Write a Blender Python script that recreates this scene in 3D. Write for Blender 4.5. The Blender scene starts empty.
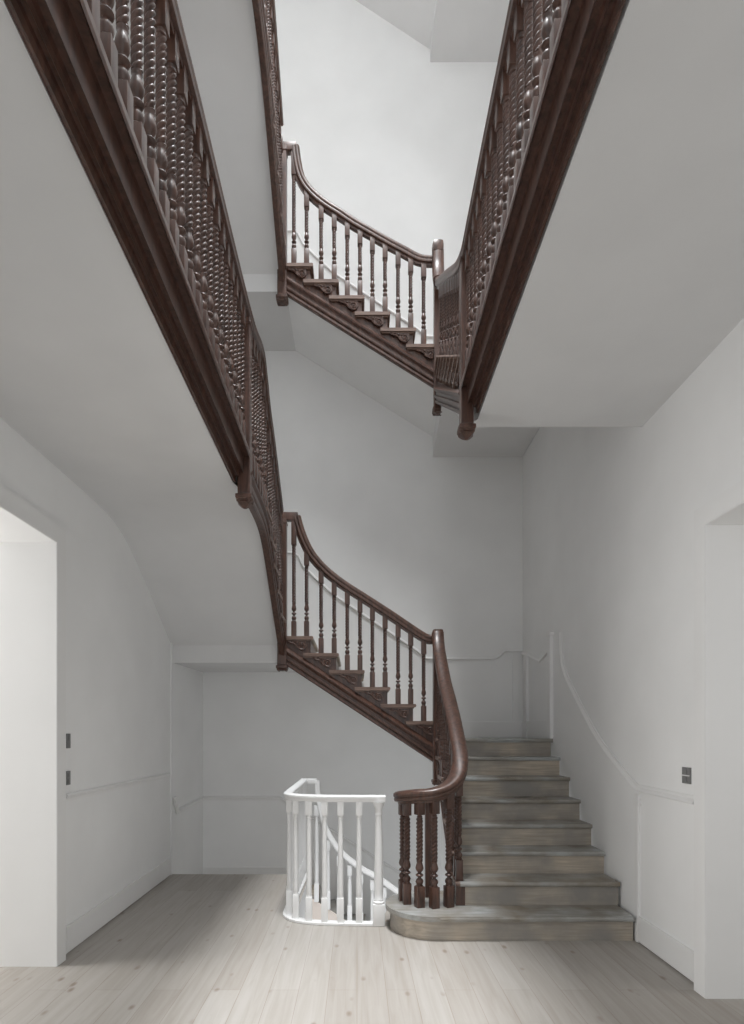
import bpy, bmesh, math
from mathutils import Vector
sc = bpy.context.scene
COL = sc.collection
PI = math.pi
FPX, CX, HY, EYE = 600.0, 357.0, 733.0, 1.456      # focal length in pixels, vanishing point, eye height

# ------------------------------------------------------------------ materials
def nodes(name):
    m = bpy.data.materials.new(name); m.use_nodes = True
    nt = m.node_tree; b = nt.nodes['Principled BSDF']
    return m, nt, b
def N(nt, t, **kw):
    n = nt.nodes.new(t)
    for k, v in kw.items(): setattr(n, k, v)
    return n
def ramp(nt, stops):
    r = N(nt, 'ShaderNodeValToRGB')
    while len(r.color_ramp.elements) < len(stops): r.color_ramp.elements.new(0.5)
    for e, (p, c) in zip(r.color_ramp.elements, stops): e.position = p; e.color = (*c, 1)
    return r
def plaster(name, col, rough=0.85, var=0.02, bump=0.02):
    m, nt, b = nodes(name); L = nt.links
    g = N(nt, 'ShaderNodeNewGeometry')
    n = N(nt, 'ShaderNodeTexNoise'); n.inputs['Scale'].default_value = 2.2; n.inputs['Detail'].default_value = 4
    L.new(g.outputs['Position'], n.inputs['Vector'])
    r = ramp(nt, [(0.3, tuple(c - var for c in col)), (0.7, tuple(c + var for c in col))])
    L.new(n.outputs['Fac'], r.inputs['Fac']); L.new(r.outputs['Color'], b.inputs['Base Color'])
    b.inputs['Roughness'].default_value = rough
    n2 = N(nt, 'ShaderNodeTexNoise'); n2.inputs['Scale'].default_value = 60
    L.new(g.outputs['Position'], n2.inputs['Vector'])
    bp = N(nt, 'ShaderNodeBump'); bp.inputs['Strength'].default_value = bump; bp.inputs['Distance'].default_value = 0.01
    L.new(n2.outputs['Fac'], bp.inputs['Height']); L.new(bp.outputs['Normal'], b.inputs['Normal'])
    return m
def wood(name, c0, c1, rough, scale=(30, 30, 3), spec=0.5, stain=None, coat=0.0):
    m, nt, b = nodes(name); L = nt.links
    g = N(nt, 'ShaderNodeNewGeometry')
    mp = N(nt, 'ShaderNodeMapping'); mp.inputs['Scale'].default_value = scale
    L.new(g.outputs['Position'], mp.inputs['Vector'])
    n = N(nt, 'ShaderNodeTexNoise'); n.inputs['Scale'].default_value = 1.0; n.inputs['Detail'].default_value = 6; n.inputs['Distortion'].default_value = 0.6
    L.new(mp.outputs['Vector'], n.inputs['Vector'])
    r = ramp(nt, [(0.3, c0), (0.7, c1)])
    L.new(n.outputs['Fac'], r.inputs['Fac'])
    out = r.outputs['Color']
    if stain:
        n3 = N(nt, 'ShaderNodeTexNoise'); n3.inputs['Scale'].default_value = 3.0; n3.inputs['Detail'].default_value = 5
        L.new(g.outputs['Position'], n3.inputs['Vector'])
        r3 = ramp(nt, [(0.35, (0, 0, 0)), (0.68, (1, 1, 1))]); L.new(n3.outputs['Fac'], r3.inputs['Fac'])
        mx = N(nt, 'ShaderNodeMix', data_type='RGBA')
        L.new(r3.outputs['Color'], mx.inputs[0]); L.new(out, mx.inputs[6]); mx.inputs[7].default_value = (*stain, 1)
        out = mx.outputs[2]
    L.new(out, b.inputs['Base Color'])
    b.inputs['Roughness'].default_value = rough; b.inputs['Specular IOR Level'].default_value = spec
    b.inputs['Coat Weight'].default_value = coat; b.inputs['Coat Roughness'].default_value = 0.25
    bp = N(nt, 'ShaderNodeBump'); bp.inputs['Strength'].default_value = 0.08; bp.inputs['Distance'].default_value = 0.005
    L.new(n.outputs['Fac'], bp.inputs['Height']); L.new(bp.outputs['Normal'], b.inputs['Normal'])
    return m
def boards(name):
    m, nt, b = nodes(name); L = nt.links
    g = N(nt, 'ShaderNodeNewGeometry')
    sx = N(nt, 'ShaderNodeSeparateXYZ'); L.new(g.outputs['Position'], sx.inputs[0])
    cb = N(nt, 'ShaderNodeCombineXYZ'); L.new(sx.outputs['Y'], cb.inputs['X']); L.new(sx.outputs['X'], cb.inputs['Y'])
    br = N(nt, 'ShaderNodeTexBrick', offset=0.37, offset_frequency=2)
    br.inputs['Scale'].default_value = 1.0; br.inputs['Brick Width'].default_value = 3.4; br.inputs['Row Height'].default_value = 0.165
    br.inputs['Mortar Size'].default_value = 0.0016; br.inputs['Mortar Smooth'].default_value = 0.3; br.inputs['Bias'].default_value = 0.0
    br.inputs['Color1'].default_value = (0.39, 0.364, 0.335, 1); br.inputs['Color2'].default_value = (0.44, 0.420, 0.395, 1)
    br.inputs['Mortar'].default_value = (0.31, 0.27, 0.235, 1)
    L.new(cb.outputs[0], br.inputs['Vector'])
    mp = N(nt, 'ShaderNodeMapping'); mp.inputs['Scale'].default_value = (26, 1.5, 8)
    L.new(g.outputs['Position'], mp.inputs['Vector'])
    n = N(nt, 'ShaderNodeTexNoise'); n.inputs['Scale'].default_value = 1; n.inputs['Detail'].default_value = 7; n.inputs['Distortion'].default_value = 0.8
    L.new(mp.outputs['Vector'], n.inputs['Vector'])
    r = ramp(nt, [(0.3, (0.86, 0.84, 0.81)), (0.65, (1, 1, 1))]); L.new(n.outputs['Fac'], r.inputs['Fac'])
    mx = N(nt, 'ShaderNodeMix', data_type='RGBA', blend_type='MULTIPLY'); mx.inputs[0].default_value = 1
    L.new(br.outputs['Color'], mx.inputs[6]); L.new(r.outputs['Color'], mx.inputs[7])
    # knots
    mp2 = N(nt, 'ShaderNodeMapping'); mp2.inputs['Scale'].default_value = (9, 4.2, 1)
    L.new(g.outputs['Position'], mp2.inputs['Vector'])
    v = N(nt, 'ShaderNodeTexVoronoi'); v.inputs['Scale'].default_value = 1; L.new(mp2.outputs['Vector'], v.inputs['Vector'])
    rk = ramp(nt, [(0.06, (1, 1, 1)), (0.18, (0, 0, 0))]); L.new(v.outputs['Distance'], rk.inputs['Fac'])
    n4 = N(nt, 'ShaderNodeTexNoise'); n4.inputs['Scale'].default_value = 3.1; L.new(g.outputs['Position'], n4.inputs['Vector'])
    r4 = ramp(nt, [(0.43, (0, 0, 0)), (0.52, (0.8, 0.8, 0.8))]); L.new(n4.outputs['Fac'], r4.inputs['Fac'])
    mk = N(nt, 'ShaderNodeMath', operation='MULTIPLY'); L.new(rk.outputs['Color'], mk.inputs[0]); L.new(r4.outputs['Color'], mk.inputs[1])
    mx2 = N(nt, 'ShaderNodeMix', data_type='RGBA'); L.new(mk.outputs[0], mx2.inputs[0]); L.new(mx.outputs[2], mx2.inputs[6])
    mx2.inputs[7].default_value = (0.22, 0.17, 0.13, 1)
    L.new(mx2.outputs[2], b.inputs['Base Color'])
    b.inputs['Roughness'].default_value = 0.55; b.inputs['Specular IOR Level'].default_value = 0.3
    bp = N(nt, 'ShaderNodeBump'); bp.inputs['Strength'].default_value = 0.1; bp.inputs['Distance'].default_value = 0.004
    L.new(br.outputs['Fac'], bp.inputs['Height']); bp.invert = True
    L.new(bp.outputs['Normal'], b.inputs['Normal'])
    return m
M = dict(
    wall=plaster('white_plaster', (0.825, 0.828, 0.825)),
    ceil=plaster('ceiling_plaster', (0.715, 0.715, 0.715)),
    trim=plaster('white_trim_paint', (0.80, 0.80, 0.795), rough=0.5, var=0.01),
    paint=plaster('white_gloss_paint', (0.86, 0.86, 0.855), rough=0.35, var=0.01, bump=0.0),
    floor=boards('bleached_pine_boards'),
    dark=wood('dark_mahogany', (0.040, 0.0185, 0.0125), (0.112, 0.053, 0.036), 0.41, scale=(40, 40, 6), coat=0.3),
    tread=wood('weathered_grey_oak', (0.30, 0.31, 0.305), (0.47, 0.485, 0.48), 0.27, scale=(4, 45, 45), stain=(0.22, 0.19, 0.15)),
    riser=wood('worn_brown_grey_oak', (0.37, 0.315, 0.25), (0.62, 0.54, 0.44), 0.5, scale=(3, 30, 60), stain=(0.28, 0.265, 0.245)),
    nosing=wood('stair_end_wood', (0.11, 0.066, 0.050), (0.22, 0.145, 0.112), 0.42, scale=(4, 40, 40)),
    beige=plaster('beige_string_paint', (0.74, 0.66, 0.60), rough=0.5),
    metal=plaster('grey_metal_plate', (0.20, 0.20, 0.20), rough=0.45, var=0.005, bump=0.0),
)

# ------------------------------------------------------------------ helpers
def obj(name, bm, mat, parent=None, smooth=False, mats=None):
    me = bpy.data.meshes.new(name)
    bmesh.ops.recalc_face_normals(bm, faces=bm.faces[:])
    if parent is not None:
        off = world_loc(parent)
        for v in bm.verts: v.co -= off
    bm.to_mesh(me); bm.free()
    for m_ in (mats or [mat]): me.materials.append(M[m_])
    if smooth:
        for p in me.polygons: p.use_smooth = True
        me.set_sharp_from_angle(angle=math.radians(smooth if smooth is not True else 40))
    o = bpy.data.objects.new(name, me); COL.objects.link(o)
    if parent is not None: o.parent = parent
    return o
def world_loc(o):
    v = Vector(o.location)
    while o.parent: o = o.parent; v += Vector(o.location)
    return v
def thing(name, label, cat, loc, group=None):
    o = bpy.data.objects.new(name, None); COL.objects.link(o); o.location = loc
    o['label'] = label; o['category'] = cat; o['kind'] = 'thing'
    if group: o['group'] = group
    return o
def struct(name, bm, mat, label, cat, parent=None, mats=None, smooth=False):
    o = obj(name, bm, mat, parent, smooth, mats); o['kind'] = 'structure'; o['label'] = label; o['category'] = cat
    return o
def box(bm, x0, x1, y0, y1, z0, z1, bev=0.0):
    r = bmesh.ops.create_cube(bm, size=1.0)
    for v in r['verts']:
        v.co = Vector(((x0 + x1) / 2 + v.co.x * (x1 - x0), (y0 + y1) / 2 + v.co.y * (y1 - y0), (z0 + z1) / 2 + v.co.z * (z1 - z0)))
    if bev:
        ed = list({e for v in r['verts'] for e in v.link_edges})
        bmesh.ops.bevel(bm, geom=ed, offset=bev, segments=2, affect='EDGES', profile=0.6)
def loft(bm, loops, caps=True):
    vs = [[bm.verts.new(p) for p in lp] for lp in loops]
    n = len(vs[0])
    for a, b in zip(vs, vs[1:]):
        for i in range(n):
            j = (i + 1) % n
            bm.faces.new((a[i], a[j], b[j], b[i]))
    if caps:
        bm.faces.new(vs[0][::-1]); bm.faces.new(vs[-1])
def prism(bm, poly, f0, f1):                      # poly of 2-D points, two maps to 3-D
    loft(bm, [[f0(*p) for p in poly], [f1(*p) for p in poly]])
def smooth_path(pts, n=8):
    P = [Vector(p) for p in pts]; out = []
    Q = [2 * P[0] - P[1]] + P + [2 * P[-1] - P[-2]]
    for i in range(1, len(Q) - 2):
        p0, p1, p2, p3 = Q[i - 1:i + 3]
        t0 = 0; t1 = t0 + max((p1 - p0).length, 1e-4) ** .5; t2 = t1 + max((p2 - p1).length, 1e-4) ** .5; t3 = t2 + max((p3 - p2).length, 1e-4) ** .5
        for k in range(n):
            t = t1 + (t2 - t1) * k / n
            a1 = (t1 - t) / (t1 - t0) * p0 + (t - t0) / (t1 - t0) * p1
            a2 = (t2 - t) / (t2 - t1) * p1 + (t - t1) / (t2 - t1) * p2
            a3 = (t3 - t) / (t3 - t2) * p2 + (t - t2) / (t3 - t2) * p3
            b1 = (t2 - t) / (t2 - t0) * a1 + (t - t0) / (t2 - t0) * a2
            b2 = (t3 - t) / (t3 - t1) * a2 + (t - t1) / (t3 - t1) * a3
            out.append((t2 - t) / (t2 - t1) * b1 + (t - t1) / (t2 - t1) * b2)
    out.append(P[-1]); return out
def sweep(bm, path, prof, wdir=None, vertical=False):
    loops = []; w = Vector(wdir) if wdir else None
    P = [Vector(p) for p in path]
    for i, p in enumerate(P):
        t = (P[min(i + 1, len(P) - 1)] - P[max(i - 1, 0)]).normalized()
        if wdir is None:
            th = Vector((t.x, t.y, 0))
            if th.length > 0.12 or w is None: w = Vector((t.y, -t.x, 0)).normalized()
        n = Vector((0, 0, 1)) if vertical else w.cross(t).normalized()
        loops.append([p + w * a + n * b for a, b in prof])
    loft(bm, loops)
def lathe(bm, prof, x=0, y=0, seg=16):
    loft(bm, [[(x + r * math.cos(2 * PI * k / seg), y + r * math.sin(2 * PI * k / seg), z) for k in range(seg)] for r, z in prof])
def tube(bm, path, rad, seg=6):
    P = [Vector(p) for p in path]; loops = []
    up = Vector((0.31, 0.2, 0.93))
    for i, p in enumerate(P):
        t = (P[min(i + 1, len(P) - 1)] - P[max(i - 1, 0)]).normalized()
        a = t.cross(up).normalized(); b = t.cross(a)
        r = rad[i] if isinstance(rad, list) else rad
        loops.append([p + a * r * math.cos(2 * PI * k / seg) + b * r * math.sin(2 * PI * k / seg) for k in range(seg)])
    loft(bm, loops)

# ------------------------------------------------------------------ mahogany balusters
_bal = {}
def baluster_mesh(length, top, b=0.052):
    """square base block, turned urn and bulbs, rope-twist shaft, square block of height top"""
    key = (round(length, 3), round(top, 3), b)
    if key in _bal: return _bal[key]
    bm = bmesh.new(); h = b / 2; z0 = 0.155; q = 1 + (b / .052 - 1) * 1.3
    box(bm, -h, h, -h, h, 0, z0, 0.003)
    zt = length - top
    box(bm, -h, h, -h, h, zt, length, 0.003)
    prof = [(0.019, z0), (0.021, z0 + .006), (0.017, z0 + .012), (0.022, z0 + .024), (0.0245, z0 + .036), (0.020, z0 + .050),
            (0.0110, z0 + .060), (0.0110, z0 + .068), (0.021, z0 + .074), (0.0245, z0 + .081), (0.021, z0 + .088), (0.0110, z0 + .095), (0.0115, z0 + .104),
            (0.019, z0 + .112), (0.0235, z0 + .124), (0.0250, z0 + .134), (0.0215, z0 + .152), (0.0175, z0 + .168), (0.0155, z0 + .176), (0.019, z0 + .181), (0.019, z0 + .187), (0.015, z0 + .190)]
    lathe(bm, [(r * q, z) for r, z in prof], seg=14)
    za, zb = z0 + .190, zt - .024
    n = max(8, int((zb - za) / .0042)); seg = 18; loops = []
    for i in range(n + 1):
        z = za + (zb - za) * i / n; lp = []
        for k in range(seg):
            a = 2 * PI * k / seg; ph = 3 * a - 2 * PI * z / 0.029
            r = q * (0.0100 + 0.0112 * abs(math.cos(ph / 2)) ** .8)
            lp.append((r * math.cos(a), r * math.sin(a), z))
        loops.append(lp)
    loft(bm, loops)
    lathe(bm, [(0.015, zb), (0.021, zb + .004), (0.021, zb + .011), (0.016, zb + .015), (0.020, zb + .024)], seg=14)
    bmesh.ops.recalc_face_normals(bm, faces=bm.faces[:])
    me = bpy.data.meshes.new('baluster'); bm.to_mesh(me); bm.free(); me.materials.append(M['dark'])
    for p in me.polygons: p.use_smooth = True
    me.set_sharp_from_angle(angle=math.radians(50))
    _bal[key] = me; return me
def baluster(root, p, length, top, rot=0.0, b=0.052):
    o = bpy.data.objects.new('baluster', baluster_mesh(length, top, b)); COL.objects.link(o)
    o.parent = root; o.location = Vector(p) - world_loc(root); o.rotation_euler[2] = rot
    return o
RAIL = [(-.016, -.050), (.016, -.050), (.018, -.034), (.034, -.028), (.038, -.014), (.034, -.006), (.040, .004), (.039, .020), (.030, .030), (.014, .035), (0, .0365),
        (-.014, .035), (-.030, .030), (-.039, .020), (-.040, .004), (-.034, -.006), (-.038, -.014), (-.034, -.028), (-.018, -.034)]
RAIL = [(a * 1.16, b * 1.16) for a, b in RAIL]
RAIL_WIDE = [(a * 1.32, b * 1.05) for a, b in RAIL]
def newel(root, x, y, z0, z1, s=0.045, drop=0.085, label=None, xdrop=0.0):
    bm = bmesh.new(); box(bm, x - s, x + s, y - s, y + s, z0, z1, 0.006)
    box(bm, x - s - .006, x + s + .006, y - s - .006, y + s + .006, z1 - .05, z1 - .03, 0.004)
    n = obj('newel_post', bm, 'dark', root)
    if drop:
        bm = bmesh.new(); q = s + .012
        def ring(r, z): return [(x + a * r, y + b_ * r, z) for a, b_ in ((-1, -1), (0, -1.05), (1, -1), (1.05, 0), (1, 1), (0, 1.05), (-1, 1), (-1.05, 0))]
        loft(bm, [ring(s * .95, z0), ring(q, z0 - .008), ring(q, z0 - .03), ring(q * .72, z0 - .045), ring(q * .8, z0 - .055), ring(q * .45, z0 - drop * .85), ring(q * .12, z0 - drop)])
        for sx in (-1, 1):
            for sy in (-1, 1):
                lathe(bm, [(0.002, z0 - .062), (.016, z0 - .052), (.018, z0 - .042), (.01, z0 - .03)], x + sx * q * .62, y + sy * q * .62, 8)
        obj('drop_finial', bm, 'dark', n, smooth=30)
    return n

# ------------------------------------------------------------------ flights of steps
def bracket_bm(P, u, h, L=0.245, flip=1):
    u += .025
    """carved scroll bracket below a tread end; u,h = nose, runs uphill along +u"""
    bm = bmesh.new()
    out = [(0.045, -.036), (L, -.036), (L, -.055), (L * .86, -.060), (L * .74, -.082), (L * .66, -.080), (L * .6, -.095), (L * .50, -.128), (L * .38, -.140), (0.062, -.128), (0.045, -.10)]
    prism(bm, out, lambda a, b: P(u + a, .002, h + b), lambda a, b: P(u + a, .020, h + b))
    c = (L * .36, -.098); sp = []; rr = []
    for k in range(26):
        a = -1.9 + k * .42; r = .042 - .0015 * k
        sp.append(P(u + c[0] + r * math.cos(a), .023, h + c[1] + r * math.sin(a))); rr.append(.0095 - .00015 * k)
    tube(bm, sp, rr)
    tail = [(c[0] + .042 * math.cos(-1.9), c[1] + .042 * math.sin(-1.9)), (L * .55, -.118), (L * .64, -.088), (L * .74, -.07), (L * .88, -.062), (L * .97, -.045)]
    tube(bm, smooth_path([P(u + a, .023, h + b) for a, b in tail], 4), .0085)
    for a, b, r in ((L * .62, -.062, .014), (L * .50, -.066, .012), (L * .78, -.05, .011), (c[0], c[1], .013)):
        m_ = bmesh.ops.create_icosphere(bm, subdivisions=1, radius=r)
        q = Vector(P(u + a, .022, h + b))
        for v in m_['verts']: v.co += q
    return bm
def flight(root, P, steps, r, width, bottom, mats=('tread', 'riser'), wood_='dark', brackets=True, last_len=.25, ret=.035, mould=True, string_end=None, string_start=None):
    """steps: list of (u nose, h top); P(u, v, h) -> xyz; bottom: list of (u,h) along the underside of the outer string"""
    K = len(steps)
    for k, (u, h) in enumerate(steps):
        un = steps[k + 1][0] + .035 if k + 1 < K else u + last_len
        bm = bmesh.new()
        sec = [(u + .006, h), (u, h - .006), (u - .002, h - .018), (u + .002, h - .030), (u + .010, h - .034), (un, h - .034), (un, h)]
        prism(bm, sec, lambda a, b: P(a, -width, b), lambda a, b: P(a, 0.0, b))
        tr = obj('tread', bm, mats[0], root)
        bm = bmesh.new()                          # the return nosing that caps the tread's open end
        ur = un + (.065 if k + 1 < K else 0)
        sec2 = [(ur if abs(a - un) < 1e-6 else a, b) for a, b in sec]
        prism(bm, sec2, lambda a, b: P(a, 0.0, b), lambda a, b: P(a, ret, b))
        prism(bm, [(u + .02, h - .034), (ur - .01, h - .034), (ur - .01, h - .046), (u + .02, h - .046)], lambda a, b: P(a, 0, b), lambda a, b: P(a, ret * .6, b))
        obj('return_nosing', bm, 'nosing', tr)
        bm = bmesh.new()
        prism(bm, [(u + .028, h - r), (u + .046, h - r), (u + .046, h - .034), (u + .028, h - .034)], lambda a, b: P(a, -width, b), lambda a, b: P(a, -.001, b))
        obj('riser', bm, mats[1], root)
        if brackets: obj('bracket', bracket_bm(P, u, h), wood_, root, smooth=35)
    top = []
    u0 = steps[0][0] + .028
    top.append((u0, steps[0][1] - r if string_start is None else string_start))
    for k, (u, h) in enumerate(steps):
        top.append((u + .028, h - .034)); un = steps[k + 1][0] + .028 if k + 1 < K else u + last_len
        top.append((un, h - .034))
    if string_end is not None: top.append(string_end)
    bm = bmesh.new()
    prism(bm, top + bottom[::-1], lambda a, b: P(a, -.035, b), lambda a, b: P(a, 0.0, b))
    st = obj('outer_string', bm, wood_, root)
    if mould: moulding(st, [P(a, 0, b) for a, b in bottom], P, wood_)
    return st
def moulding(parent, path, P, mat='dark', band=0.155):
    d = Vector(P(0, 1, 0)) - Vector(P(0, 0, 0)); d.z = 0; d.normalize()
    prof = [(-.004, -.012), (.012, -.012), (.020, 0), (.020, .018), (.008, .024), (.008, .034), (.024, .044), (.028, .058), (.028, .070), (.012, .076),
            (.012, band - .055), (.018, band - .045), (.034, band - .030), (.038, band - .015), (.036, band - .012), (-.004, band + .035)]
    bm = bmesh.new(); sweep(bm, path, prof, wdir=d, vertical=True)
    return obj('string_moulding', bm, mat, parent)

# ------------------------------------------------------------------ the setting
XL, XR, YB = -1.915, 1.965, 7.15
TOP = 13.4
def left_door(): pass
# floor with the stairwell cut out
guard_plan = [(0.165, 4.55), (-0.05, 4.56), (-0.22, 4.57), (-0.38, 4.60), (-0.49, 4.665), (-0.545, 4.76), (-0.555, 4.92), (-0.552, 5.4), (-0.545, 6.187)]
bm = bmesh.new()
well = [(0.165, 4.60), (-0.05, 4.60), (-0.21, 4.605), (-0.33, 4.635), (-0.42, 4.70), (-0.475, 4.80), (-0.49, 4.95), (-0.49, 6.187)]
outline = [(-5, -2.5), (5, -2.5), (5, 4.3), (2.0, 4.3), (2.0, 4.97), (0.25, 4.97), (0.2, 4.7)] + well + [(-2.0, 6.187), (-2.0, 4.3), (-5, 4.3)]
prism(bm, outline, lambda a, b: (a, b, -0.24), lambda a, b: (a, b, 0.0))
bm.faces.ensure_lookup_table(); bm.normal_update()
for f in bm.faces:
    if abs(f.normal.z) < .5: f.material_index = 1
struct('floor', bm, 'floor', 'bleached pine floorboards of the hall running towards the stairs', 'floor', mats=['floor', 'wall'])

def wall_side(name, xf, sgn, d0, d1, dh, label, yend):
    bm = bmesh.new(); a, b = (xf, xf + sgn * .30)
    x0, x1 = min(a, b), max(a, b)
    box(bm, x0, x1, -2.5, d0, 0, TOP); box(bm, x0, x1, d1, yend, -2.6, TOP); box(bm, x0, x1, d0, d1, dh, TOP)
    return struct(name, bm, 'wall', label, 'wall')
wall_side('wall_left', XL, -1, 2.45, 3.741, 2.647, 'white plastered wall on the left with a tall doorway', 6.15)
wall_side('wall_right', XR, 1, 2.05, 3.29, 2.60, 'white plastered wall on the right with a tall doorway', 6.10)
# far ends of the side walls lean slightly, as walls of an old house do
bm = bmesh.new()
prism(bm, [(XL - .3, 6.15), (XL + .012, 6.15), (-1.838, YB), (-1.838, YB + .3), (XL - .3, YB + .3)], lambda a, b: (a, b, -2.6), lambda a, b: (a, b, TOP))
struct('wall_stair_left', bm, 'wall', 'white wall return beside the lower steps at far left', 'wall')
bm = bmesh.new()
prism(bm, [(XR + .3, 6.10), (XR, 6.10), (1.978, YB), (1.978, YB + .3), (XR + .3, YB + .3)], lambda a, b: (a, b, -2.6), lambda a, b: (a, b, TOP))
struct('wall_stair_right', bm, 'wall', 'white wall at the turn of the stairs at far right', 'wall')
bm = bmesh.new(); box(bm, -1.838, 1.978, YB, YB + .3, -2.6, TOP)
struct('wall_back', bm, 'wall', 'white back wall behind the crossing stair flights', 'wall')

def casing(name, xf, sgn, d0, d1, dh, w, label):
    """flat architrave around a doorway"""
    bm = bmesh.new(); pr = .047 if sgn < 0 else .057
    x0, x1 = (xf - .02, xf + pr) if sgn < 0 else (xf - pr, xf + .02)
    box(bm, x0, x1, d1, d1 + w, 0, dh + .112); box(bm, x0, x1, d0 - w, d0, 0, dh + .112); box(bm, x0, x1, d0, d1, dh, dh + .112)
    y0, y1 = d0, d1
    # slim lining of the reveal
    xo = xf + sgn * .31
    a, b = (xo, x1 - .003) if sgn < 0 else (x0 + .003, xo)
    box(bm, a, b, d1 - .004, d1 + .006, 0, dh); box(bm, a, b, d0 - .006, d0 + .004, 0, dh); box(bm, a, b, d0, d1, dh - .004, dh + .006)
    return struct(name, bm, 'trim', label, 'door')
casing('door_1', XL, -1, 2.45, 3.741, 2.647, .11, 'open white doorway with deep reveal in the left wall')
casing('door_2', XR, 1, 2.05, 3.29, 2.60, .11, 'open white doorway with deep reveal in the right wall')

UP = 3.83
def slab_yh(name, poly, x0, x1, dz, label):
    bm = bmesh.new(); prism(bm, poly, lambda a, b: (x0(a), a, b + dz), lambda a, b: (x1, a, b + dz))
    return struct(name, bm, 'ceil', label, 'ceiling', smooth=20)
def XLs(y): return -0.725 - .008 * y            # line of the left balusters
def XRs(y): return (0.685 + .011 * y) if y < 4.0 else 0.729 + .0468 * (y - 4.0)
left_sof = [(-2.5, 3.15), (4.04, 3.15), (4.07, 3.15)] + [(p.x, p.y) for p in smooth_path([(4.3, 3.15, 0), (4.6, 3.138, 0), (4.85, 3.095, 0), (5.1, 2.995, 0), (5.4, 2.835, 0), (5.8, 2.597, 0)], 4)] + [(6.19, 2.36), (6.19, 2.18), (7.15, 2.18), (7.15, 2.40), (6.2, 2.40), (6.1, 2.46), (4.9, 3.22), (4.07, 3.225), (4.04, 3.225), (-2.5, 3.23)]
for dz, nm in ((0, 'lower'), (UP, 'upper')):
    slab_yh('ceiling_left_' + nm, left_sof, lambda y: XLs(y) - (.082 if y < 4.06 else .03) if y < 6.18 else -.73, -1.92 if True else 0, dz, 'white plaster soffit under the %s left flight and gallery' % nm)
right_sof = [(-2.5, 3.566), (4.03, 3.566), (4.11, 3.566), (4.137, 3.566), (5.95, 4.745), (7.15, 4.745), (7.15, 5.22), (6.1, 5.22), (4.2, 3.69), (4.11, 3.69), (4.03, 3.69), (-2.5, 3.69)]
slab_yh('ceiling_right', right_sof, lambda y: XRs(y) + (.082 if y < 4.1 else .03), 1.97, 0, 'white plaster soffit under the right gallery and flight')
# corner landing of the lowest flight, plaster underside
bm = bmesh.new(); box(bm, .86, 1.97, 6.2, 7.15, 1.12, 1.36)
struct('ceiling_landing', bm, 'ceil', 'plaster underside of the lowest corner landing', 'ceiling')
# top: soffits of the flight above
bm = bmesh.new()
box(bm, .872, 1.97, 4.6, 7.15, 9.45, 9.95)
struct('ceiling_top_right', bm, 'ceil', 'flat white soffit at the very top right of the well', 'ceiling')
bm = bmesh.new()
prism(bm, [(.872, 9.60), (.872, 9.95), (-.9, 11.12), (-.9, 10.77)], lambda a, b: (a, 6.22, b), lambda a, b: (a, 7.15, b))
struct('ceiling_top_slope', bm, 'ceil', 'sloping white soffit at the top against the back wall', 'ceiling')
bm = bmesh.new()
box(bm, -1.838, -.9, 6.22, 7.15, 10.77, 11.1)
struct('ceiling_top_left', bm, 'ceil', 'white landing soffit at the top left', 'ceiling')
bm = bmesh.new()                                   # roof with the skylight opening over the well
SK = (-1.0, 1.05, 1.2, 5.9)
box(bm, -2.3, SK[0], -2.5, 7.5, TOP, TOP + .2); box(bm, SK[1], 2.3, -2.5, 7.5, TOP, TOP + .2)
box(bm, SK[0], SK[1], -2.5, SK[2], TOP, TOP + .2); box(bm, SK[0], SK[1], SK[3], 7.5, TOP, TOP + .2)
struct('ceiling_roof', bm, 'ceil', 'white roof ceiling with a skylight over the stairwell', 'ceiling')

# plaster wall under the lowest flight, towards the well
bm = bmesh.new()
def X1(y): return .767 + .038 * (y - 4.5)          # line of the lowest flight's balusters
prism(bm, [(4.7, -.0), (6.2, 0), (6.2, 1.05), (5.0, .25), (4.7, .10)], lambda a, b: (X1(a) + .04, a, b), lambda a, b: (X1(a) + .10, a, b))
struct('wall_spandrel', bm, 'wall', 'plastered wall closing the space under the lowest flight', 'wall')

# unseen rooms beyond the two doorways, added to block outside light
for nm, sg, xa, xb in (('left', -1, -5.4, XL - .30), ('right', 1, XR + .30, 5.4)):
    bm = bmesh.new()
    xo = (xa, xa - .1) if sg < 0 else (xb + .1, xb)
    box(bm, min(xo), max(xo), -.6, 5.6, 0, 3.2); box(bm, xa, xb, -.6, -.5, 0, 3.2); box(bm, xa, xb, 5.5, 5.6, 0, 3.2); box(bm, xa, xb, -.6, 5.6, 3.2, 3.3)
    if sg > 0: box(bm, xa, xb, 4.3, 5.5, -.1, 0)
    else: box(bm, xa, xb, 4.3, 5.5, -.1, 0)
    struct('wall_light_block_' + nm, bm, 'wall', 'unseen white walls added beyond the %s doorway to block outside light' % nm, 'wall')

# skirtings, dado rails and stiles
def trim(name, paths, prof, label, wd=None, cat='trim'):
    bm = bmesh.new()
    for path, w in paths: sweep(bm, path, prof, wdir=w, vertical=False)
    return struct(name, bm, 'trim', label, cat)
DADO = [(-.008, -.040), (.008, -.040), (.009, -.022), (.016, -.012), (.022, -.004), (.022, .004), (.014, .010), (-.008, .014)]
def skirt(name, x0, x1, y0, y1, z0, z1, label):
    bm = bmesh.new(); box(bm, x0, x1, y0, y1, z0, z1, .004)
    return struct(name, bm, 'trim', label, 'baseboard')
def P3(x, X, y): Z = X * FPX / (x - CX); return (X, Z, EYE - (y - HY) * Z / FPX)
skirt('baseboard_left', XL - .01, -1.900, 3.93, 6.14, .012, .185, 'white skirting board along the left wall')
skirt('baseboard_right', 1.949, XR + .01, 3.475, 4.20, .012, .185, 'white skirting board along the right wall')
W_L = (1, 0, 0); W_R = (-1, 0, 0); W_B = (0, -1, 0)
trim('trim_1', [([(XL, 3.93, 1.045), (XL, 6.10, 1.045)], W_L)], DADO, 'white dado rail along the left wall')
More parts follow.
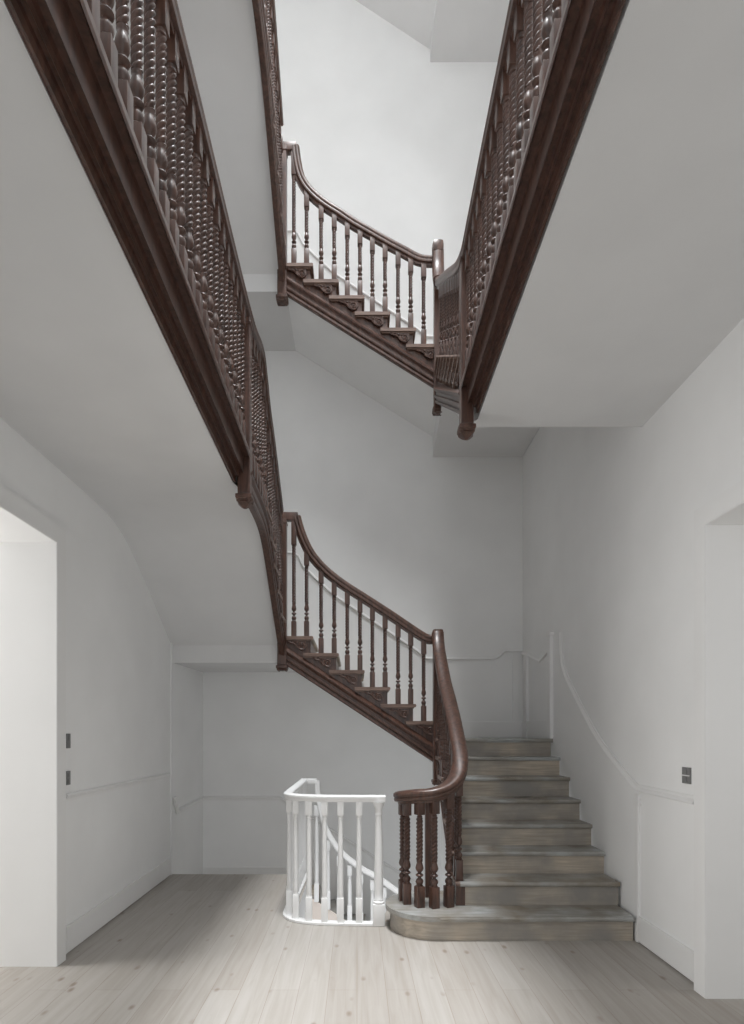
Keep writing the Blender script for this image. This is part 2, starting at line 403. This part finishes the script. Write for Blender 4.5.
trim('trim_2', [([(XL + .03, 6.20, .80), (XL + .034, 6.27, .645), (-1.84, YB, .69)], W_L)], DADO, 'short white dado rail dropping beside the lower steps')
trim('trim_3', [([(-1.838, YB, .69), (-.92, YB, .69), (.9, YB, -.45)], W_B)], DADO, 'white dado rail low on the back wall, sloping down behind the white guard')
skirt('baseboard_back', -1.838, -.5, YB - .015, YB + .01, -.35, -.14, 'white skirting on the back wall beside the descending steps')
p = [(XR, 3.475, 1.050), (XR, 4.19, 1.058), (XR, 4.26, 1.08), (XR, 4.855, 1.386), (XR, 5.395, 1.789), (XR, 5.64, 2.00), (XR, 5.74, 2.14), (XR, 5.785, 2.42)]
trim('trim_4', [(p[:2] + smooth_path(p[2:], 6), W_R)], DADO, 'white dado rail climbing the right wall beside the grey steps')
bm = bmesh.new(); box(bm, 1.948, XR + .01, 4.165, 4.215, 0, 1.03, .004)
box(bm, 1.945, XR + .01, 4.15, 4.23, .95, .965); box(bm, 1.945, XR + .01, 4.15, 4.23, .99, 1.0)
struct('trim_5', bm, 'trim', 'white upright stile where the right dado rail starts to climb', 'trim')
bm = bmesh.new(); box(bm, 1.93, XR + .01, 6.0, 6.09, 1.40, 2.44, .005); box(bm, 1.922, XR + .01, 5.98, 6.11, 2.43, 2.46)
struct('trim_6', bm, 'trim', 'white pilaster on the right wall at the top grey step', 'trim')
trim('trim_7', [([(1.966, 6.12, 2.29), (1.972, 6.45, 2.22), (1.976, 6.95, 2.36), (1.976, YB, 2.40)], W_R)], DADO, 'white dado rail between the pilaster and the back corner')
q = [(1.976, YB, 2.43), (1.76, YB, 2.43), (1.70, YB, 2.37), (1.63, YB, 2.335), (1.0, YB, 2.335), (.82, YB, 2.345), (.72, YB, 2.43), (-.28, YB, 3.10), (-.51, YB, 3.31), (-.64, YB, 3.44), (-.70, YB, 3.56), (-.76, YB, 3.60), (-1.1, YB, 3.60)]
trim('trim_8', [(q, W_B)], DADO, 'white dado rail on the back wall above the lower crossing flight')
trim('trim_9', [([(a, b, c + UP) for a, b, c in q[4:]], W_B)], DADO, 'white dado rail on the back wall above the upper crossing flight')
bm = bmesh.new(); box(bm, 1.85, 1.935, YB - .012, YB + .01, 1.40, 2.40, .004); box(bm, 1.947, 1.99, 6.9, 7.0, 1.40, 2.36, .004)
struct('trim_10', bm, 'trim', 'white panel stiles in the back right corner of the turn', 'trim')
skirt('baseboard_landing', .85, 1.978, YB - .016, YB + .01, 1.40, 1.59, 'white skirting on the back wall at the lowest turn')
skirt('baseboard_landing_right', 1.955, 1.985, 6.10, YB, 1.40, 1.59, 'white skirting on the right wall at the lowest turn')

# ------------------------------------------------------------------ flight 1: grey steps from the hall floor
R1 = .175
f1 = thing('stair_flight', 'weathered grey stair flight with rounded bottom step rising from the hall floor', 'stairs', (1.35, 4.2, 0), 'stair flights')
def P1(u, v, h): return (X1(u) - v if v > -.5 else 1.945, u, h)
noses = [(4.175 + .26 * k, R1 * (k + 1)) for k in range(8)]
# bottom step with the bullnose end
def bull(front, cxc, r, z0, z1, bev):
    bm = bmesh.new(); pts = [(1.935, front), (cxc, front)]
    cyc = front + r
    pts += [(cxc - r * math.sin(a), cyc - r * math.cos(a)) for a in [PI * k / 20 for k in range(1, 21)]]
    pts += [(1.935, cyc + r)]
    prism(bm, pts, lambda a, b: (a, b, z0), lambda a, b: (a, b, z1))
    if bev:
        ed = [e for e in bm.edges if abs(e.verts[0].co.z - e.verts[1].co.z) < 1e-5 and max(e.verts[0].co.x, e.verts[1].co.x) < 1.9 or (abs(e.verts[0].co.y - front) < 1e-4 and abs(e.verts[1].co.y - front) < 1e-4)]
        bmesh.ops.bevel(bm, geom=ed, offset=bev, segments=3, affect='EDGES')
    return bm
obj('tread', bull(4.170, .57, .355, .140, .175, .012), 'tread', f1, smooth=35)
bm = bull(4.205, .57, .32, 0, .140, 0); obj('riser', bm, 'riser', f1, smooth=35)
bot1 = [(4.46, .175), (4.46 + .10, .175), (6.17, 1.10)]
def w1(u): return 1.94 - X1(u)
flight(f1, P1, noses[1:], R1, 1.13, [(4.50, .176), (4.75, .176), (6.14, 1.06)], last_len=.21)
bm = bmesh.new(); box(bm, .735, .803, 4.452, 4.50, .176, .315, .003); obj('string_end_block', bm, 'dark', f1)
bm = bmesh.new(); box(bm, .86, 1.96, 6.0, 7.14, 1.361, 1.399); obj('landing_boards', bm, 'tread', f1)

b1 = thing('balustrade', 'dark balustrade of the lowest flight, its handrail sweeping round over the rounded bottom step', 'balustrade', (.6, 4.4, .175), 'dark wood balustrades')
def nose1(y): return .175 + (y - 4.175) * .673
vol = [(.338, 4.60, .968), (.356, 4.50, .982), (.43, 4.42, .998), (.55, 4.385, 1.012), (.665, 4.42, 1.05), (.75, 4.50, 1.125), (.795, 4.62, 1.235)]
rest = [(X1(y) + dx, y, nose1(y) + .785) for y, dx in ((4.9, .028), (5.3, .022), (5.6, .010))]
goose = [(X1(5.84) + .002, 5.84, 2.125), (X1(6.0) - .002, 6.0, 2.265), (X1(6.1) - .003, 6.10, 2.385), (X1(6.15) - .003, 6.15, 2.478)]
rail1 = smooth_path(vol + rest + goose, 8)
bm = bmesh.new(); sweep(bm, rail1, RAIL_WIDE)

box(bm, X1(6.16) - .053, X1(6.16) + .053, 6.12, 6.23, 2.46, 2.52, .02)
obj('handrail', bm, 'dark', b1, smooth=45)
def rail_h(path, y, i=1):
    for a, b in zip(path, path[1:]):
        if min(a[i], b[i]) <= y <= max(a[i], b[i]) and abs(a[i] - b[i]) > 1e-6:
            return a.z + (b.z - a.z) * (y - a[i]) / (b[i] - a[i])
    return path[-1].z
for (x, y, hr) in ((.350, 4.595, .975), (.374, 4.50, .985), (.460, 4.415, 1.0), (.566, 4.395, 1.01), (.677, 4.425, 1.045)):
    baluster(b1, (x, y, .175), hr - .035 - .175, .11, .4 if y < 4.5 else .1, .060)
for k, (u, h) in enumerate(noses[1:]):
    for d in (.075, .205):
        y = u + d
        if y > 6.08: continue
        hr = rail_h([p for p in rail1 if p.y > 4.43 and p.x > .7], y)
        baluster(b1, (X1(y) - .0, y, h), hr - .03 - h, .12 if d < .1 else .14)
bm = bmesh.new(); box(bm, .532, .586, 4.665, 4.719, .175, .97, .005); obj('newel_post', bm, 'dark', b1)
newel(b1, X1(6.16) - .002, 6.175, .98, 2.44, drop=.06)

# ------------------------------------------------------------------ flights across the back wall
YS = 6.2
def P2(u, v, h): return (-u, YS - v, h)
def cross(dz, r, labels, step_mats):
    """six steps up to the left; top step 14 keeps its height, lower ones follow the riser"""
    s = [(-(0.872 - .265 * k) + .0, 2.452 + dz - r * (5 - k)) for k in range(6)]
    base = s[0][1] - r
    f = thing('stair_flight', labels[0], 'stairs', (0.05, YS + .4, base), 'stair flights')
    sl = r / .265
    def nose(u): return s[0][1] + (u - s[0][0]) * sl
    bot = [(-.80, nose(-.80) - .47), (.755, nose(.755) - .47)]
    flight(f, P2, s, r, .93, bot, mats=step_mats, last_len=.30, string_end=(.755, s[-1][1] - .034), string_start=nose(-.80) - .30)
    bm = bmesh.new(); box(bm, -1.835, -.755, 6.21, 7.14, s[-1][1] - .042, s[-1][1] - .001); obj('landing_boards', bm, step_mats[0], f)
    # plaster soffit under the flight
    bm = bmesh.new()
    prism(bm, [(-.92, nose(-.92) - .45), (.73, nose(.73) - .45), (.73, nose(.73) - .30), (-.92, nose(-.92) - .30)], lambda a, b: (-a, 6.245, b), lambda a, b: (-a, 7.149, b))
    so = obj('soffit', bm, 'wall', f); so['label'] = 'white plaster soffit'
    # balustrade
    b = thing('balustrade', labels[1], 'balustrade', (0.05, YS, base), 'dark wood balustrades')
    def px(x, y): return ((x - CX) * YS / FPX, YS - .002, EYE + (HY - y) * YS / FPX)
    return f, b, s, px, nose
f2, b2, s2, px, nose2 = cross(0, .1745, ('dark wood flight with carved scroll brackets crossing the back wall above the white guard',
                              'dark balustrade with eleven twisted balusters crossing the back wall at the lower level'), ('riser', 'nosing'))
def cross_rail(b, pts, s, zc, newel_z):
    path = smooth_path([(p[0], p[1], p[2] - .038) for p in pts], 8)
    bm = bmesh.new(); sweep(bm, path, RAIL, wdir=(0, 1, 0))
    x, y, z = pts[-1]
    box(bm, -.80, x + .012, YS - .037, YS + .037, z - .080, z + .006, .01)
    obj('handrail', bm, 'dark', b, smooth=45)
    spots = [[.688], [.424, .554], [.159, .29], [-.10, .031], [-.37, -.235], [-.651, -.52]]
    for k, (u, h) in enumerate(s):
        for X in spots[k]:
            hr = rail_h(path, X, 0)
            baluster(b, (X, YS - .004, h), hr - .03 - h, .155 if X > -.4 else .18 if X > -.6 else .26)
r2 = [px(*p) for p in ((436, 634.5), (428, 634.8), (420.5, 631), (409, 623.5), (393, 612.6), (377, 602.2), (360.6, 591.7), (348, 583.7), (337, 576), (327, 567.8), (319, 559.7), (311, 549.5), (304.6, 537), (299.5, 523), (297.0, 513.5))]
cross_rail(b2, r2, s2, 0, 0)
newel(b2, -.772, YS + .0, 2.155, 3.66, s=.047, drop=.06)

f5, b5, s5, px, nose5 = cross(3.836, .1665, ('dark stair flight with scroll brackets crossing the brightly lit upper back wall',
                              'dark balustrade with eleven twisted balusters against the brightly lit upper wall'), ('nosing', 'nosing'))
r5 = [px(*p) for p in ((436, 257.5), (427, 257.5), (418.7, 256), (404, 248.3), (388, 239.8), (371.8, 230.6), (355, 221), (339.6, 210.8), (327, 203), (316, 194.5), (307, 185), (301, 174), (297.5, 159), (295.6, 145))]
cross_rail(b5, r5, s5, 0, 0)
newel(b5, -.772, YS + .0, 2.155 + 3.80, 7.49, s=.047, drop=.06)

# ------------------------------------------------------------------ left flights and gallery
FASCIA = [(.0, 0), (.004, .004), (.010, .004), (.014, 0), (.014, .030), (.017, .042), (.030, .042), (.036, .031), (.036, .060), (.041, .076), (.062, .076), (.069, .062), (.069, .160),
          (.073, .178), (.102, .178), (.112, .162), (.116, .176), (.114, .205), (.0, .205)]     # gallery edge, v outwards from the string foot
def gallery(root, line, sgn, y0, y1, zb):
    """moulded edge of a landing: path along the well, foot of the string .07 outside the baluster line"""
    path = [(line(y) - sgn * .07, y, zb) for y in (y0, y1)]
    bm = bmesh.new(); sweep(bm, path, FASCIA, wdir=(sgn, 0, 0), vertical=True)
    return obj('moulded_edge', bm, 'dark', root)
def zy(x, y, dx):                                  # pixel -> depth, height on the left string line
    a = -.725 + dx; Z = FPX * a / (x - CX + FPX * .008)
    return Z, EYE + (HY - y) * Z / FPX
def left(dz, r, labels, with_gallery, sf):
    def PL(u, v, h): y = -u; return (XLs(y) + v + .012, y, h)
    s = [(-(6.10 - .255 * k), 2.444 + dz + r * (k + 1)) for k in range(5)]
    f = thing('stair_flight', labels[0], 'stairs', (-1.3, 5.4, 2.44 + dz), 'stair flights')
    bpts = [(4.05, 3.075), (4.35, 3.08), (4.62, 3.085), (4.85, 3.055), (5.08, 2.95), (5.35, 2.78), (5.7, 2.55), (6.0, 2.36), (6.17, 2.25)]
    bot = [(-y, h + dz) for y, h in bpts[::-1]]
    bot = [tuple(p[:2]) for p in smooth_path([(a, b, 0) for a, b in bot], 4)]
    st = flight(f, PL, s, r, .03, bot, mats=('nosing', 'nosing'), last_len=.255, string_end=(-4.05, 3.24 + dz), string_start=2.45 + dz, mould=False)
    for k, (u, h) in enumerate(s):                 # full-width boards of the same steps behind the string
        bm = bmesh.new(); y = -u; box(bm, -1.91, XLs(y) - .06, y - .25, y - .0, h - .018, h); obj('tread', bm, 'riser', f)
    moulding(st, [PL(a, 0, b) for a, b in bot], PL, band=.15)
    b = thing('balustrade', labels[1], 'balustrade', (-.75, 4.5, 3.3 + dz), 'dark wood balustrades')
    fl = [zy(*q, .035) for q in ((175.3, 0), (200, 100), (235.6, 250), (254, 322), (263.5, 350), (266.6, 376), (269.3, 402.7), (273.5, 434), (277.9, 469.5), (282.5, 508))]
    fl = [(y, h) for y, h in fl]
    if with_gallery: top = [(1.0, 4.262)] + [(y, h) for y, h in fl]
    else: top = [(2.6, 4.30), (4.05, 4.30)] + fl[4:]
    path = smooth_path([(XLs(y), y, h + dz - .038) for y, h in top], 6)
    bm = bmesh.new(); sweep(bm, path, RAIL); obj('handrail', bm, 'dark', b, smooth=45)
    y = 4.05 - .125
    cap = 3.335 + dz
    while y > (1.05 if with_gallery else 3.0):
        baluster(b, (XLs(y), y, cap), rail_h(path, y) - .03 - cap, .13); y -= .127
    for y in (4.18, 4.307, 4.434, 4.561, 4.69, 4.82, 4.945):
        c = 3.29 + dz
        baluster(b, (XLs(y), y, c), rail_h(path, y) - .03 - c, .13)
    for k, (u, h) in enumerate(s[:-1]):
        for d in (.065, .19):
            y = -u - d
            baluster(b, (XLs(y), y, h), rail_h(path, y) - .03 - h, .13)
    newel(b, XLs(4.05), 4.05, 3.06 + dz, 4.24 + dz, s=.042, drop=.09)
    if True:
        g = thing('gallery_edge', labels[2], 'gallery edge', (-.9, 2.5, 3.14 + dz), 'moulded gallery edges')
        gallery(g, XLs, 1, .6 if with_gallery else 2.6, 4.01, 3.13 + dz)
        bm = bmesh.new(); box(bm, -1.91, -.80, .6 if with_gallery else 2.6, 4.85, 3.235 + dz, 3.275 + dz); obj('floor_boards', bm, 'floor', g)
    return f, b
left(0, .166, ('dark wood flight rising towards the viewer on the left, below its hanging corner post',
               'long dark balustrade climbing out of the top left corner of the view',
               'moulded dark edge of the gallery at upper left'), True, None)
left(UP, .166, ('steep narrow-looking dark flight above the upper crossing stairs, leaving the top of the view',
                'dark balustrade of the uppermost left flight, left of the bright wall',
                'moulded dark edge of the topmost left gallery'), False, None)

# ------------------------------------------------------------------ right gallery and the flight rising from it
r4 = .155
def P4(u, v, h): return (XRs(u) - v - .012, u, h)
L2 = 3.865
s4 = [(4.06 + .2475 * k, L2 + r4 * (k + 1)) for k in range(8)]
f4 = thing('stair_flight', 'dark wood flight rising away from the hanging post at the end of the right gallery', 'stairs', (1.3, 5.0, L2), 'stair flights')
def nose4(y): return s4[0][1] + (y - s4[0][0]) * r4 / .2475
flight(f4, P4, s4, r4, .03, [(4.03, 3.60), (6.12, 4.83)], mats=('dark', 'dark'), last_len=.30, string_start=nose4(4.03) - .18, string_end=(6.12, s4[-1][1] - .034))
for k, (u, h) in enumerate(s4):
    bm = bmesh.new(); box(bm, XRs(u) + .06, 1.955, u, u + .28, h - .034, h); obj('tread', bm, 'riser', f4)
bm = bmesh.new(); box(bm, .87, 1.96, 6.1, 7.14, 5.225, 5.277); obj('landing_boards', bm, 'riser', f4)
b4 = thing('balustrade', 'long dark balustrade climbing out of the top of the view on the right', 'balustrade', (.73, 4.0, 3.8), 'dark wood balustrades')
top = [(.9, 4.70), (2.5, 4.685), (3.7, 4.66), (3.93, 4.655), (4.06, 4.70), (4.3, 4.835), (5.0, 5.315), (5.6, 5.725), (5.92, 5.945), (6.07, 6.09), (6.15, 6.26), (6.17, 6.44)]
path4 = smooth_path([(XRs(y), y, h - .038) for y, h in top], 8)
bm = bmesh.new(); sweep(bm, path4, RAIL)
sweep(bm, [p for p in path4 if p.y > 6.0], [(a * 1.32, b * 1.2) for a, b in RAIL])
c = XRs(6.17); box(bm, c - .058, c + .058, 6.11, 6.23, 6.38, 6.50, .035)
obj('handrail', bm, 'dark', b4, smooth=45)
y = 3.88; cap = 3.775
while y > .95:
    baluster(b4, (XRs(y), y, cap), rail_h(path4, y) - .03 - cap, .13); y -= .127
for k, (u, h) in enumerate(s4[:-1]):
    for d in (.06, .185):
        y = u + d
        if y < 4.1: continue
        baluster(b4, (XRs(y), y, h), rail_h(path4, y) - .03 - h, .13)
newel(b4, XRs(4.0), 4.0, 3.50, 4.63, s=.042, drop=.09)
newel(b4, XRs(6.17), 6.18, 4.80, 6.42, s=.040, drop=.06)
g4 = thing('gallery_edge', 'moulded dark edge of the gallery at upper right', 'gallery edge', (.85, 2.4, 3.57), 'moulded gallery edges')
gallery(g4, XRs, -1, .6, 3.96, 3.565)
bm = bmesh.new(); box(bm, .80, 1.955, .6, 4.1, 3.70, 3.745); obj('floor_boards', bm, 'floor', g4)

# ------------------------------------------------------------------ white guard and the steps going down
_wb = {}
def white_baluster_mesh(L):
    k = round(L, 3)
    if k in _wb: return _wb[k]
    bm = bmesh.new(); h = .024
    box(bm, -h, h, -h, h, 0, .185, .003); box(bm, -h, h, -h, h, L - .105, L, .003)
    lathe(bm, [(.021, .185), (.022, .192), (.019, .198), (.0205, .204), (.021, .23), (.0205, .40), (.0175, L - .17), (.0165, L - .135), (.020, L - .132), (.020, L - .124), (.017, L - .120), (.021, L - .105)], seg=14)
    bmesh.ops.recalc_face_normals(bm, faces=bm.faces[:])
    me = bpy.data.meshes.new('baluster'); bm.to_mesh(me); bm.free(); me.materials.append(M['paint'])
    for p in me.polygons: p.use_smooth = True
    me.set_sharp_from_angle(angle=math.radians(45)); _wb[k] = me; return me
def white_baluster(root, p, L):
    o = bpy.data.objects.new('baluster', white_baluster_mesh(L)); COL.objects.link(o)
    o.parent = root; o.location = Vector(p) - world_loc(root); return o
wg = thing('guard_balustrade', 'white painted guard rail curving round the floor opening left of the grey steps', 'balustrade', (-.2, 4.6, 0))
WR = [(-.030, -.022), (-.022, -.045), (.022, -.045), (.030, -.022), (.036, -.014), (.036, -.002), (.026, .006), (-.026, .006), (-.036, -.002), (-.036, -.014)]
gp = smooth_path([(.215, 4.55, .978)] + [(x, y, .978) for x, y in guard_plan[1:8]] + [(-.546, 6.16, .978)], 6)
bm = bmesh.new(); sweep(bm, gp, WR); box(bm, -.582, -.415, 6.16, 6.232, .936, .984, .006); obj('handrail', bm, 'paint', wg, smooth=35)
bm = bmesh.new(); sweep(bm, smooth_path([(.12, 4.55, .003)] + [(x, y, .003) for x, y in guard_plan[1:8]] + [(-.535, 6.18, .003)], 6), [(-.04, 0), (.04, 0), (.04, .016), (-.04, .016)]); obj('base_plate', bm, 'paint', wg)
bm = bmesh.new(); x, y = .165, 4.55
box(bm, x - .045, x + .045, y - .045, y + .045, 0.002, .165, .004)
lathe(bm, [(.040, .165), (.044, .172), (.044, .180), (.033, .190), (.036, .196), (.032, .204), (.034, .25), (.033, .45), (.026, .80), (.025, .835), (.030, .838), (.030, .848), (.026, .853), (.027, .88), (.038, .905), (.046, .932)], x, y, 20)
obj('newel_post', bm, 'paint', wg, smooth=40)
for (x, y) in ((.015, 4.557), (-.125, 4.563), (-.247, 4.572), (-.368, 4.60), (-.475, 4.665), (-.538, 4.775), (-.553, 4.91), (-.553, 5.05), (-.552, 5.185), (-.551, 5.32), (-.55, 5.455), (-.549, 5.59), (-.548, 5.725), (-.547, 5.86), (-.546, 5.995)):
    white_baluster(wg, (x, y, .018), .918)
bm = bmesh.new(); box(bm, -.572, -.522, 6.12, 6.17, 0.002, .945, .004); obj('newel_post', bm, 'paint', wg)
# the steps down
f0 = thing('stair_flight', 'pale stair flight going down behind the white guard', 'stairs', (-.4, 6.6, -.35), 'stair flights')
def P0(u, v, h): return (u, YS - v, h)
bm = bmesh.new(); box(bm, -1.83, -.44, 6.19, 7.14, -.39, -.35); obj('landing_boards', bm, 'riser', f0)
for k in range(5):
    x = -.44 + .265 * k; h = -.35 - .175 * (k + 1)
    bm = bmesh.new(); box(bm, x - .02, x + .275, 6.22, 7.14, h - .034, h); obj('tread', bm, 'tread', f0)
    bm = bmesh.new(); box(bm, x - .02, x, 6.22, 7.14, h, h + .141); obj('riser', bm, 'riser', f0)
bm = bmesh.new(); prism(bm, [(-.50, -.24), (-.44, -.27), (.86, -1.13), (.86, -1.48), (-.50, -.60)], lambda a, b: (a, 6.185, b), lambda a, b: (a, 6.215, b)); s0 = obj('closed_string', bm, 'beige', f0); s0['label'] = 'beige painted closed string'
wl = thing('stair_balustrade', 'white painted balustrade descending to the right, seen through the white guard', 'balustrade', (-.4, 6.2, -.3))
lp = [(-.436, 6.2, .965), (-.434, 6.20, .92), (-.422, 6.2, .80), (-.385, 6.2, .62), (-.335, 6.2, .455), (-.26, 6.2, .32), (-.18, 6.2, .215), (.03, 6.2, .045), (.19, 6.2, -.045), (.40, 6.2, -.19), (.86, 6.2, -.50)]
lpth = smooth_path(lp, 6)
bm = bmesh.new(); sweep(bm, lpth, WR, wdir=(0, 1, 0)); obj('handrail', bm, 'paint', wl, smooth=35)
for x in (-.417, -.30, -.185, -.075, .04, .16, .28, .40, .52, .64, .76):
    zb = -.285 - .6615 * (x + .417); zr = rail_h([p for p in lpth if p.x > -.43], x, 0) if x > -.41 else .74
    white_baluster(wl, (x, 6.2, zb), zr - .03 - zb)

# ------------------------------------------------------------------ switch plates
def plate(x0, x1, y0, y1, z0, z1, face, label, grp=None, gap=True):
    t = thing('wall_switch', label, 'switch', (x0, (y0 + y1) / 2, z0), grp)
    bm = bmesh.new(); box(bm, x0, x1, y0, y1, z0, z1, .002); obj('face_plate', bm, 'metal', t)
    zm = (z0 + z1) / 2; s = face; xf = x1 if s > 0 else x0
    for a, b in ((z0 + .012, zm - .008), (zm + .008, z1 - .012)):
        bm = bmesh.new(); ym = (y0 + y1) / 2; box(bm, min(xf, xf + s * .004), max(xf, xf + s * .004), ym - .012, ym + .012, a, b, .001); obj('rocker', bm, 'metal', t)
    if gap:
        bm = bmesh.new(); box(bm, min(xf, xf + s * .001), max(xf, xf + s * .001), y0 + .004, y1 - .004, zm - .003, zm + .003); obj('divider', bm, 'trim', t)
    return t
plate(XR - .010, XR + .001, 3.525, 3.612, 1.155, 1.252, -1, 'grey metal switch plate on the right wall beside the doorway')
plate(XL - .001, XL + .010, 3.938, 3.992, 1.355, 1.452, 1, 'upper of two grey switch plates beside the left doorway', 'switch plates by the left doorway', False)
plate(XL - .001, XL + .010, 3.938, 3.992, 1.113, 1.205, 1, 'lower of two grey switch plates beside the left doorway', 'switch plates by the left doorway', False)

# ------------------------------------------------------------------ light
w = bpy.data.worlds.new('daylight'); sc.world = w; w.use_nodes = True
bg = w.node_tree.nodes['Background']; bg.inputs['Color'].default_value = (0.97, 0.985, 1.0, 1); bg.inputs['Strength'].default_value = 1.05
def area(name, loc, rot, sx, sy, power, col=(1, 1, 1), spread=180):
    l = bpy.data.lights.new(name, 'AREA'); l.shape = 'RECTANGLE'; l.size = sx; l.size_y = sy; l.energy = power; l.color = col; l.spread = math.radians(spread)
    o = bpy.data.objects.new(name, l); COL.objects.link(o); o.location = loc; o.rotation_euler = rot; return o
area('skylight_daylight', (-.1, 2.7, TOP + .1), (0, 0, 0), 1.9, 2.6, 335, (.97, .985, 1), 75)
area('window_daylight_left', (-4.9, 3.4, 1.8), (PI / 2, 0, -PI / 2 + .06), 1.3, 2.0, 105, (1, .985, .97))
area('reveal_fill_right', (5.0, 1.4, 1.8), (PI / 2, 0, PI / 2 - .3), 1.6, 2.0, 34, (1, .985, .97))  # added fill lamp brightening the right door reveal, no window stands here

# ------------------------------------------------------------------ camera
cam = bpy.data.cameras.new('camera'); co = bpy.data.objects.new('camera', cam); COL.objects.link(co)
co.location = (0, 0, EYE); co.rotation_euler = (PI / 2, 0, 0)
cam.sensor_fit = 'HORIZONTAL'; cam.sensor_width = 36; cam.lens = 36 * FPX / 744
cam.shift_x = (372 - CX) / 744; cam.shift_y = (HY - 512) / 744; cam.clip_start = .05
sc.camera = co
vs = sc.view_settings; vs.view_transform = 'Standard'; vs.look = 'None'; vs.gamma = 1; vs.use_curve_mapping = False; vs.exposure = 0.15
sc.cycles.max_bounces = 10; sc.cycles.diffuse_bounces = 6
sc.cycles.use_denoising = True
